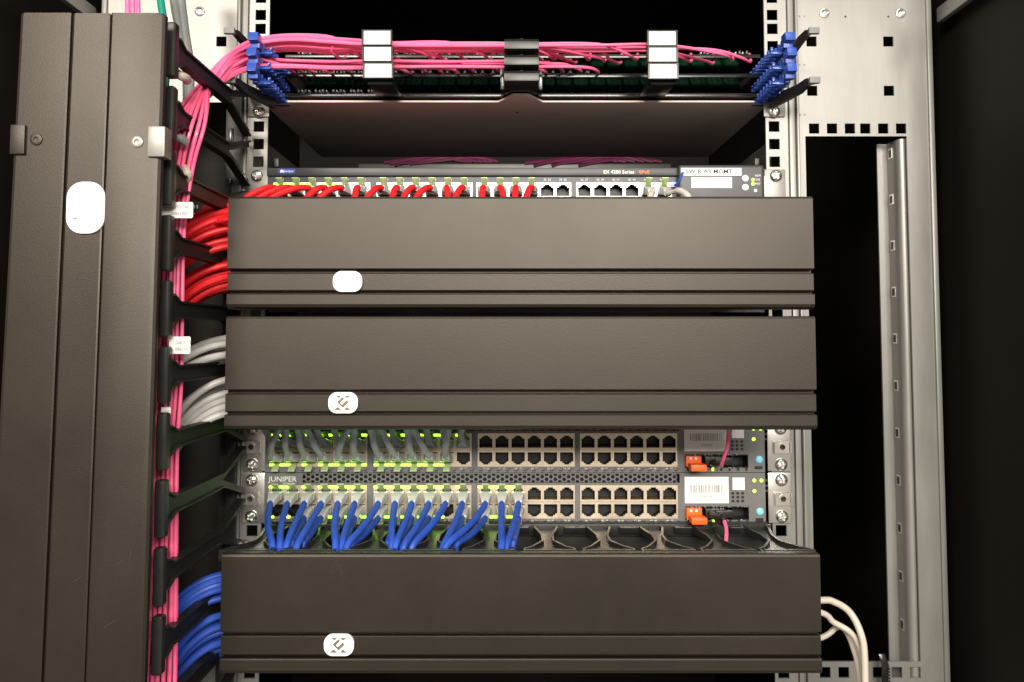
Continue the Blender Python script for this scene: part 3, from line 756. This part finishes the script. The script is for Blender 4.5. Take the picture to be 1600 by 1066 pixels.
# its cover: three flat bands with grooves, leaning a little as it hangs
def vcover():
    def ring(py, pl, pr):
        L = P(pl, py, YV); Rr = P(pr, py, YV); Wd = Rr.x - L.x
        u = lambda t: L.x + Wd * t
        g1, g2 = .375, .635
        o = [(u(0), -128), (u(0) - 1, YV + 12), (u(0) + 1.2, YV + 4), (u(.02) + 1, YV + 1.0), (u(.05), YV + .01), (u(.051), YV), (u(g1) - 1.6, YV), (u(g1) - .7, YV + .5), (u(g1) - .5, YV + 3), (u(g1) + .5, YV + 3), (u(g1) + .7, YV + 1.2), (u(g1) + 1.6, YV + .8),
             (u(g2) - 1.6, YV + .8), (u(g2) - .7, YV + 1.2), (u(g2) - .5, YV + 3), (u(g2) + .5, YV + 3), (u(g2) + .7, YV + .5), (u(g2) + 1.6, YV), (u(.95), YV), (u(.98), YV + .8), (u(1) - .4, YV + 2), (u(1), YV + 3.4), (u(1), YV + 5)]
        i = [(u(1) - 2.5, YV + 5.4), (u(1) - 4, YV + 5.5), (u(0) + 3, YV + 5.5), (u(0) + 2.2, -128)]
        return [(x, y, L.z) for x, y in o + i]
    return MB().loft([ring(1110, -33, 223.5), ring(23, 25, 257.5), ring(20, 27, 255)])
vc = vcover().build('cover', 'black_cover', vm, angle=.3)
q = P(135, 325, YV + .5)
bd = MB().prism([(q.x + a, q.z + c) for a, c in pill(60 / 2.405, 82 / 2.405)], 'y', YV - .9, YV + 1.2).build('badge', 'badge_white', vc, bevel=.35)
q = P(115, 341, YV - 1)
MB().prism([(q.x - 2, q.z - .8), (q.x + 2.2, q.z - .6), (q.x + 2, q.z + 1)], 'y', YV - 1.0, YV - .85).build('badge_nick', 'ink_grey', bd, smooth=False)
def latch(px0, px1, py0, py1, wrap):
    a = P(px0, py1, YV); c = P(px1, py0, YV)
    MB().box(a.x, c.x, YV - 2.2, YV + (9 if wrap else 10), a.z, c.z).build('latch', 'steel' if px0 > 100 else 'black_cover', vc, bevel=.8)
latch(17.5, 42, 196, 242, 1); latch(232, 260, 198.5, 246, 1)
ss = MB().lathe([(4.1, 0), (3.9, -.7), (3.0, -1.0), (1.6, -.9), (1.5, -.2), (.01, -.1)], (0, 0, 0), 22)
put('rivet', ss.mesh('rivet', 'steel', (0, 0, 0)), vc, P(214.5, 222, YV - .02))
put('rivet', ss.mesh('rivet', 'black_cover', (0, 0, 0)), vc, P(57, 218, YV - .02))

for px, py, dx, dy in ((188, 879, 7, -4), (203, 868, 1, -9), (122, 905, 5, -4), (172, 975, 9, -6)):
    a = P(px - dx, py - dy, YV - .25); c = P(px + dx, py + dy, YV - .25)
    MB().tube([a, (a + c) / 2 + Vector((.5, -.1, .3)), c], .085, 5, 4).build('lint_fibre', 'lint', vc)
for cv_, px, py, dx, dy in ((M2, 837, 510, 2, 7), (M1, 700, 350, 3, 2)):
    a = P(px - dx, py - dy, YC - .2); c = P(px + dx, py + dy, YC - .2)
    MB().tube([a, (a + c) / 2 + Vector((.3, -.1, .2)), c], .08, 5, 4).build('lint_fibre', 'lint', cv_)

# ================================================================== FIBRE PANEL
fp = thing('fibre_enclosure', 'black fibre enclosure with blue combs and white label holders on a metal shelf', 'fibre enclosure', (MID, 100, 205))
ZS = Z_at(160, -2)
sl, sr = X_at(409, -2, 160), X_at(1204, -2, 160)
c0, c1, c2, c3 = [X_at(p, -2, 160) for p in (779, 801, 826, 848)]
shelf = MB().prism([(sl, -2), (c0, -2), (c1, -23), (c2, -23), (c3, -2), (sr, -2), (sr - 2, 215), (sl + 2, 215)], 'z', ZS, ZS + 1.6)
for a, c in ((sl, 1), (sr, -1)):
    shelf.prism([(a, ZS + 1.6), (a, ZS - 4), (a + c * 6, ZS - .2), (a + c * 12, ZS + .01), (a + c * 12, ZS + 1.6)], 'y', -2.0, -.5)
sh = shelf.build('shelf', 'shelf_metal', fp, bevel=.25)
for side in (-1, 1):
    c = RXL if side < 0 else RXR
    e = MB().box(c - 9.5, c + 9.5, -2.2, -.3, ZS - 13, ZS + 26).build('ear', 'steel', fp, bevel=.6)
    screw(e, (c - side * .5, -2.2, Z_at(174, -3)), side + 1)
pinh = MB().lathe([(1.6, 0), (1.4, -.2), (.01, -.3)], (0, 0, 0), 12).mesh('rivet', 'ink_black', (0, 0, 0))
o = put('rivet', pinh, sh, (X_at(808, -2, 184), 30, ZS - .02), (R(90), 0, 0))
TZ = [ZS + 4, ZS + 21.5, ZS + 39]
tx0, tx1 = sl + 22, sr - 10
for k, z in enumerate(TZ):
    tr = MB().box(tx0, tx1, -6 + 0, 190, z, z + 1.2).box(tx0, tx1, -7.4, -6.1, z - .6, z + 2.6).build('tray', 'black_gloss', fp, bevel=.3)
    ad_g = MB().box(-6, 6, 26, 44, 0, 9.5, 0).box(-5.2, -.4, 25.5, 25.99, 1.2, 8.2, 1).box(.4, 5.2, 25.5, 25.99, 1.2, 8.2, 1).mesh('adapter', ['adapter_green', 'adapter_green' if k else 'port_inside'], (0, 0, 0), bevel=.4)
    bt_b = MB().box(-5.4, -1, 8, 25.4, 1.5, 7.5).box(1, 5.4, 8, 25.4, 1.5, 7.5).box(-4.2, -2.2, -4, 8, 3, 6).box(2.2, 4.2, -4, 8, 3, 6).box(-3.8, -2.6, 9, 20, 7.55, 9.5, 1).box(2.6, 3.8, 9, 20, 7.55, 9.5, 1).mesh('connector', ['black_plastic', 'label_white'], (0, 0, 0), bevel=.3)
    N = 26
    for i in range(N):
        x = tx0 + 14 + (tx1 - tx0 - 28) * i / (N - 1)
        a = put('adapter', ad_g, tr, (x, 0, z + 1.3))
        used = (i < 15 or i > 22) if k == 2 else (i < 17) if k == 1 else (i < 5)
        if used: put('connector', bt_b, a, (x, 0, z + 1.4))
    MB().box(tx0, tx1, 46, 48, z + 1.3, z + 16).build('bulkhead', 'port_silver' if k == 2 else 'black_plastic', tr)
# blue combs
def comb(side, level):
    b = MB()
    Yh = -62
    py = (62, 86, 110)[level]
    px = (397, 394, 394)[level] if side < 0 else (1233, 1236, 1236)[level]
    q = P(px, py, Yh); x, z = q.x, q.z
    b.prism([(-64, z + 5.6), (-66, z - 1.6), (-60, z - 2.2), (-60, z - 6.0), (-54, z - 6.0), (-54, z + 5.6)], 'x', x - 3.9, x + 3.9)
    for i in range(8):
        y = -52 + i * 8.2; zz = z - 2 - i * .2
        b.box(x - 3, x + 3, y, y + 2.6, zz - 6, zz + 5)
        xa, xb = (x + 3, x + 12) if side < 0 else (x - 12, x - 3)
        b.box(xa, xb, y, y + 2.6, zz - 6, zz - 3.4)
        xt = (xb - 2.4, xb) if side < 0 else (xa, xa + 2.4)
        b.box(*xt, y, y + 2.6, zz - 3.4, zz - .4)
    b.box(x - 2, x + 2, -55, 14, z - 7.6, z - 4)
    return b.build('cable_comb', 'comb_blue', fp, bevel=.4)
for side in (-1, 1):
    for lv in range(3): comb(side, lv)
    # black release levers
    for tip, mid, root, yy in (((1270, 50), (1252, 62), (1228, 92), 0), ((1271, 127), (1250, 139), (1205, 161), 1)):
        mx = (lambda p: p) if side > 0 else (lambda p: 1632 - p - (0 if yy else 2))
        pts = [P(mx(root[0]), root[1], -10), P(mx((root[0] + mid[0]) / 2), (root[1] + mid[1]) / 2 - 0, -26), P(mx(mid[0]), mid[1], -40), P(mx(tip[0] - 8), tip[1] + 1, -50), P(mx(tip[0]), tip[1], -56)]
        rings = []
        for i, pnt in enumerate(pts):
            h = (5.2, 4.8, 4.0, 3.0, 2.6)[i] * (1 if yy else .75); w = 2.6
            rings.append([(pnt.x - w, pnt.y, pnt.z + h), (pnt.x + w, pnt.y, pnt.z + h), (pnt.x + w, pnt.y, pnt.z - h), (pnt.x - w, pnt.y, pnt.z - h)])
        lv = MB().loft(rings).build('lever', 'black_plastic', fp, bevel=.8)
        q = pts[-1]
        MB().box(q.x - 4.4, q.x + 4.4, -60, -56.1, q.z - 2.6, q.z + 2.6).build('lever_tip', 'sleeve_grey', lv, bevel=.6)
# white label holders
YL = -66
for px in (590, 1035.5):
    for k, py in enumerate((59, 84.5, 110.5)):
        q = P(px + (k - 1) * .8, py + (1 if px > 800 else 0), YL)
        h = MB().sheet(q.x - 12.3, q.x + 12.3, q.z - 6.4, q.z + 6.4, YL - .8, YL + 8, [(q.x - 11.0, q.x + 11.0, q.z - 5.7, q.z + 5.7)]).box(q.x - 12, q.x + 12, YL + 1.0, YL + 3, q.z - 6, q.z + 6).build('label_holder', 'black_gloss', fp)
        MB().box(q.x - 10.8, q.x + 10.8, YL - .2, YL + .9, q.z - 5.6, q.z + 5.6).build('label', 'label_white', h)
        cx = q.x
    a = P(px + 2, 124, YL); bq = Vector((a.x, -6, TZ[0] + 6))
    MB().loft([[(a.x - 10, YL + 4, a.z - 3), (a.x + 10, YL + 4, a.z - 3), (a.x + 10, YL + 7, a.z + 3), (a.x - 10, YL + 7, a.z + 3)],
               [(bq.x - 11, -12, ZS + 2.2), (bq.x + 11, -12, ZS + 2.2), (bq.x + 11, -9, ZS + 7), (bq.x - 11, -9, ZS + 7)]]).build('holder_arm', 'black_gloss', fp, bevel=.6)
# black clips in the middle
for k, py in enumerate((70.5, 95.5, 120.5)):
    q = P(815, py, -66)
    b = MB().prism([(-62, q.z + 6.5), (-66.5, q.z + 3.0), (-66.5, q.z - 3.2), (-58, q.z - 4.4), (-46, q.z - 4.4), (-46, q.z + 6.5)], 'x', q.x - 14.2, q.x + 14.2)
    b.build('bundle_clip', 'black_plastic', fp, bevel=.4)
    MB().lathe([(2.6, 0), (2.2, -.8), (.01, -1)], (q.x, -60.6, q.z + 5.2), 12).build('clip_button', 'black_gloss', fp)
q = P(815, 135, -40)
MB().box(q.x - 14, q.x + 14, -40, -8, ZS + 2.4, ZS + 12).box(q.x - 18, q.x - 14.2, -30, -8, ZS + 2.4, ZS + 30).box(q.x + 14.2, q.x + 18, -30, -8, ZS + 2.4, ZS + 30).build('clip_base', 'black_gloss', fp, bevel=.8)

# ================================================================== PINK FIBRES
def run_up(i, n):
    """upright part of a pink fibre, from below the frame to the bend by the blue comb"""
    t = (i % 7) / 6.0; d = (i // 7)
    Yv = -137 + d * 7 + jit(1.5)
    def at(py, a, b, dy=0): return P(a + (b - a) * t + jit(1.2), py, Yv + dy)
    return [at(1160, 216, 271), at(1000, 224, 274), at(850, 232, 275), at(700, 236, 276), at(600, 240, 282), at(480, 247, 284), at(360, 254, 287), at(260, 257, 301), at(190, 268, 320)]
ends_up = [540, 580, 640, 680, 700, 745, 770, 850, 862, 872, 895, 905, 925, 950, 975, 1000, 1085, 1120, 1150, 1178]
ends_lo = [455, 470, 490, 515, 545, 585, 640, 665, 690, 715, 740, 780, 855, 880, 910, 937]
GP = 'pink fibres of the fibre panel'
for i, ex in enumerate(ends_up):
    t = i / (len(ends_up) - 1)
    yb = 56 + (i * 7 % 20) * 1.25
    Yr = -42 + (i % 3) * 7 + jit(1)
    pts = run_up(i, 14)
    pts += [P(325 + t * 8, 118 + (yb - 56) * .75, -84), P(360, 83 + (yb - 56) * .75, -66), P(396, yb + 7, Yr - 4), P(450, yb - 1, Yr), P(520, yb + 3, Yr)]
    for xx in (590, 700, 815, 930, 1035, 1110):
        if xx < ex - 40: pts.append(P(xx + jit(6), (66 + (yb - 56) * .62 if xx != 1110 else 74 + (yb - 56) * .3) + jit(1), Yr))
    pts += [P(ex - 22, 80 + (yb - 56) * .6, Yr + 8), P(ex - 6, 92 + (yb - 56) * .3, Yr + 26), Vector((X_at(ex, 2), 2, TZ[2] + 6))]
    b = MB().tube(pts, 1.38, 8, 5)
    tag(b.build('fibre_cable', 'pink'), 'pink fibre cable in the upper bundle running through the blue comb along the panel', 'fibre cable', GP + ', upper bundle')
for i, ex in enumerate(ends_lo):
    t = i / (len(ends_lo) - 1)
    yb = 86 + (i * 5 % 16) * 1.15
    Yr = -42 + (i % 3) * 7 + jit(1)
    pts = run_up(i + 20, 16)
    pts += [P(322 + t * 6, 140 + (yb - 86) * .8, -84), P(358, 108 + (yb - 86) * .8, -66), P(396, yb + 5, Yr - 4)]
    for xx in (450, 520, 590, 700, 815, 870):
        if xx < ex - 30: pts.append(P(xx + jit(6), 90 + (yb - 86) * .75 + (3 if xx < 500 else 5) + jit(.8), Yr))
    pts += [P(ex - 18, 101 + (yb - 86) * .4, Yr + 6), P(ex - 3, 108 + (yb - 86) * .3, Yr + 20), Vector((X_at(ex, 2), 2, TZ[1] + 6))]
    b = MB().tube(pts, 1.38, 8, 5)
    tag(b.build('fibre_cable', 'pink'), 'pink fibre cable in the lower bundle running under the upper one through the comb', 'fibre cable', GP + ', lower bundle')
# three that come down from above behind the tall cover, a green one, a grey sleeve
for i, px in enumerate((199, 207, 215.5)):
    b = MB().tube([P(px - 2, -60, -110), P(px, 0, -112), P(px + 1, 30, -116), P(px + 6, 140, -120), P(px + 8, 420, -118), P(px + 4, 1100, -112)], 1.9, 8)
    tag(b.build('fibre_cable', 'pink'), 'pink fibre coming down from above behind the tall upright cover', 'fibre cable', 'pink fibres behind the upright cover')
b = MB().tube([P(246, -60, -90), P(251, 0, -96), P(257, 40, -100), P(262, 90, -104), P(256, 160, -110), P(240, 420, -110), P(225, 1100, -108)], 2.9, 10)
tag(b.build('network_cable', 'teal'), 'dark green cable hanging between the upright cover and the grey sleeve', 'network cable')
for i in range(2):
    b = MB().tube([P(266 + 12 * i, -70, -60), P(272 + 11 * i, 0, -62), P(281 + 8 * i, 50, -64), P(292 + 5 * i, 120, -66), P(290, 240, -70), P(280, 420, -74), P(262, 1100, -80)], 3.6, 10)
    tag(b.build('cable_sleeve', 'sleeve_grey'), 'dark grey cable hanging beside the green cable above the pink bundle', 'cable', 'grey cables by the green cable')

# paper tags and ties on the pink bundle
def cable_tag(px0, px1, py0, py1, Y, label, lines):
    a, c = P(px0, py1, Y), P(px1, py0, Y)
    t = MB().prism([(a.x, a.z), (c.x - .8, a.z), (c.x, a.z + .8), (c.x, c.z - .8), (c.x - .8, c.z), (a.x, c.z)], 'y', Y - .25, Y + .25)
    o = tag(t.build('cable_tag', 'label_white'), label, 'cable tag')
    for s, sz, fx_, fz in lines:
        text(s, sz, (a.x + (c.x - a.x) * fx_, Y - .32, a.z + (c.z - a.z) * fz), 'ink_grey', o, flip=True)
    return o
cable_tag(252, 302, 316, 341, -157, 'white paper tag with upside-down print beside the red cables', [('S LC/PC ID-LC/PC', 3.1, .62, .72), ('4   2001980ED', 3.1, .62, .30)])
cable_tag(264, 298, 526, 553, -157, 'white paper tag with upside-down print above the white cables', [('S LC/PC', 3.1, .66, .66), ('2001980', 3.1, .66, .28)])
cable_tag(252, 267, 636, 650, -157, 'tiny white paper tag on the pink fibres beside the lower white cables', [('2001', 2.6, .5, .5)])
for label, pts, r in (('white wrap tie round the pink bundle under the top finger', [P(273, 112, -146), P(281, 118, -152), P(290, 122, -146), P(292, 126, -138)], 3.2),
                      ('white wrap tie round the pink bundle beside the metal latch', [P(288, 262, -136), P(293, 272, -142), P(292, 284, -136)], 2.8)):
    tag(MB().tube(pts, r, 10).build('wrap_tie', 'cable_cream'), label, 'cable tie')
q = P(272, 222, -122)
tag(MB().tube([P(264, 218, -150), P(276, 214, -154), P(290, 222, -148)], 3.2, 10).build('wrap_tie', 'sleeve_grey'), 'dark wrap tie round the pink bundle by the metal latch', 'cable tie')

# dim magenta cables far behind under the shelf
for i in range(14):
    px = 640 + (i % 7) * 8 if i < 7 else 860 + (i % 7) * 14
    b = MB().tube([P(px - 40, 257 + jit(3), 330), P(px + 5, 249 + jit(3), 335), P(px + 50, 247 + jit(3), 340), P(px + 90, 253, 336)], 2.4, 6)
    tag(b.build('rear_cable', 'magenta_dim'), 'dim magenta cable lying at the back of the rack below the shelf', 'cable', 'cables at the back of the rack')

# ================================================================== PALE CABLES AT THE RIGHT END, STRAP
Yq = -70
wc = [([P(1200, 945, Yq), P(1282, 938, Yq), P(1304, 941, Yq), P(1328, 957, Yq), P(1345, 990, Yq - 4), P(1351, 1030, Yq - 4), P(1352, 1130, Yq - 4)], 'thick cream cable curling highest out of the lowest cover'),
      ([P(1200, 940, Yq), P(1282, 957, Yq), P(1302, 972, Yq), P(1326, 986, Yq), P(1340, 1005, Yq + 2), P(1348, 1040, Yq + 4), P(1352, 1130, Yq + 4)], 'cream cable sloping down out of the lowest cover under the thick one'),
      ([P(1200, 1016, Yq + 12), P(1282, 997, Yq + 12), P(1308, 980, Yq + 12), P(1322, 987, Yq + 12), P(1333, 1012, Yq + 12), P(1341, 1045, Yq + 12), P(1350, 1130, Yq + 12)], 'cream cable arching up from behind the lowest cover before dropping')]
for i, (pts, lab_) in enumerate(wc):
    tag(MB().tube(pts, (2.6, 2.3, 2.2)[i], 12).build('network_cable', 'cable_cream'), lab_, 'network cable', 'cream cables at the end of the lowest cover')
st = MB()
q0, q1, q2 = P(1378, 1022, -6), P(1384, 1040, -9), P(1383, 1090, -6)
st.loft([[(q.x - 2.8, q.y, q.z), (q.x + 2.8, q.y, q.z), (q.x + 2.8, q.y + 1.6, q.z), (q.x - 2.8, q.y + 1.6, q.z)] for q in (q0, q1, q2)])
for k in range(9):
    z = q1.z - 3 - k * 2.6; st.box(q1.x - 3.1, q1.x + 3.1, -10.6, -9.2, z, z + 1.2)
tag(st.build('cable_strap', 'black_gloss', bevel=.3), 'short black ribbed strap hanging on the edge of the side plate', 'strap')
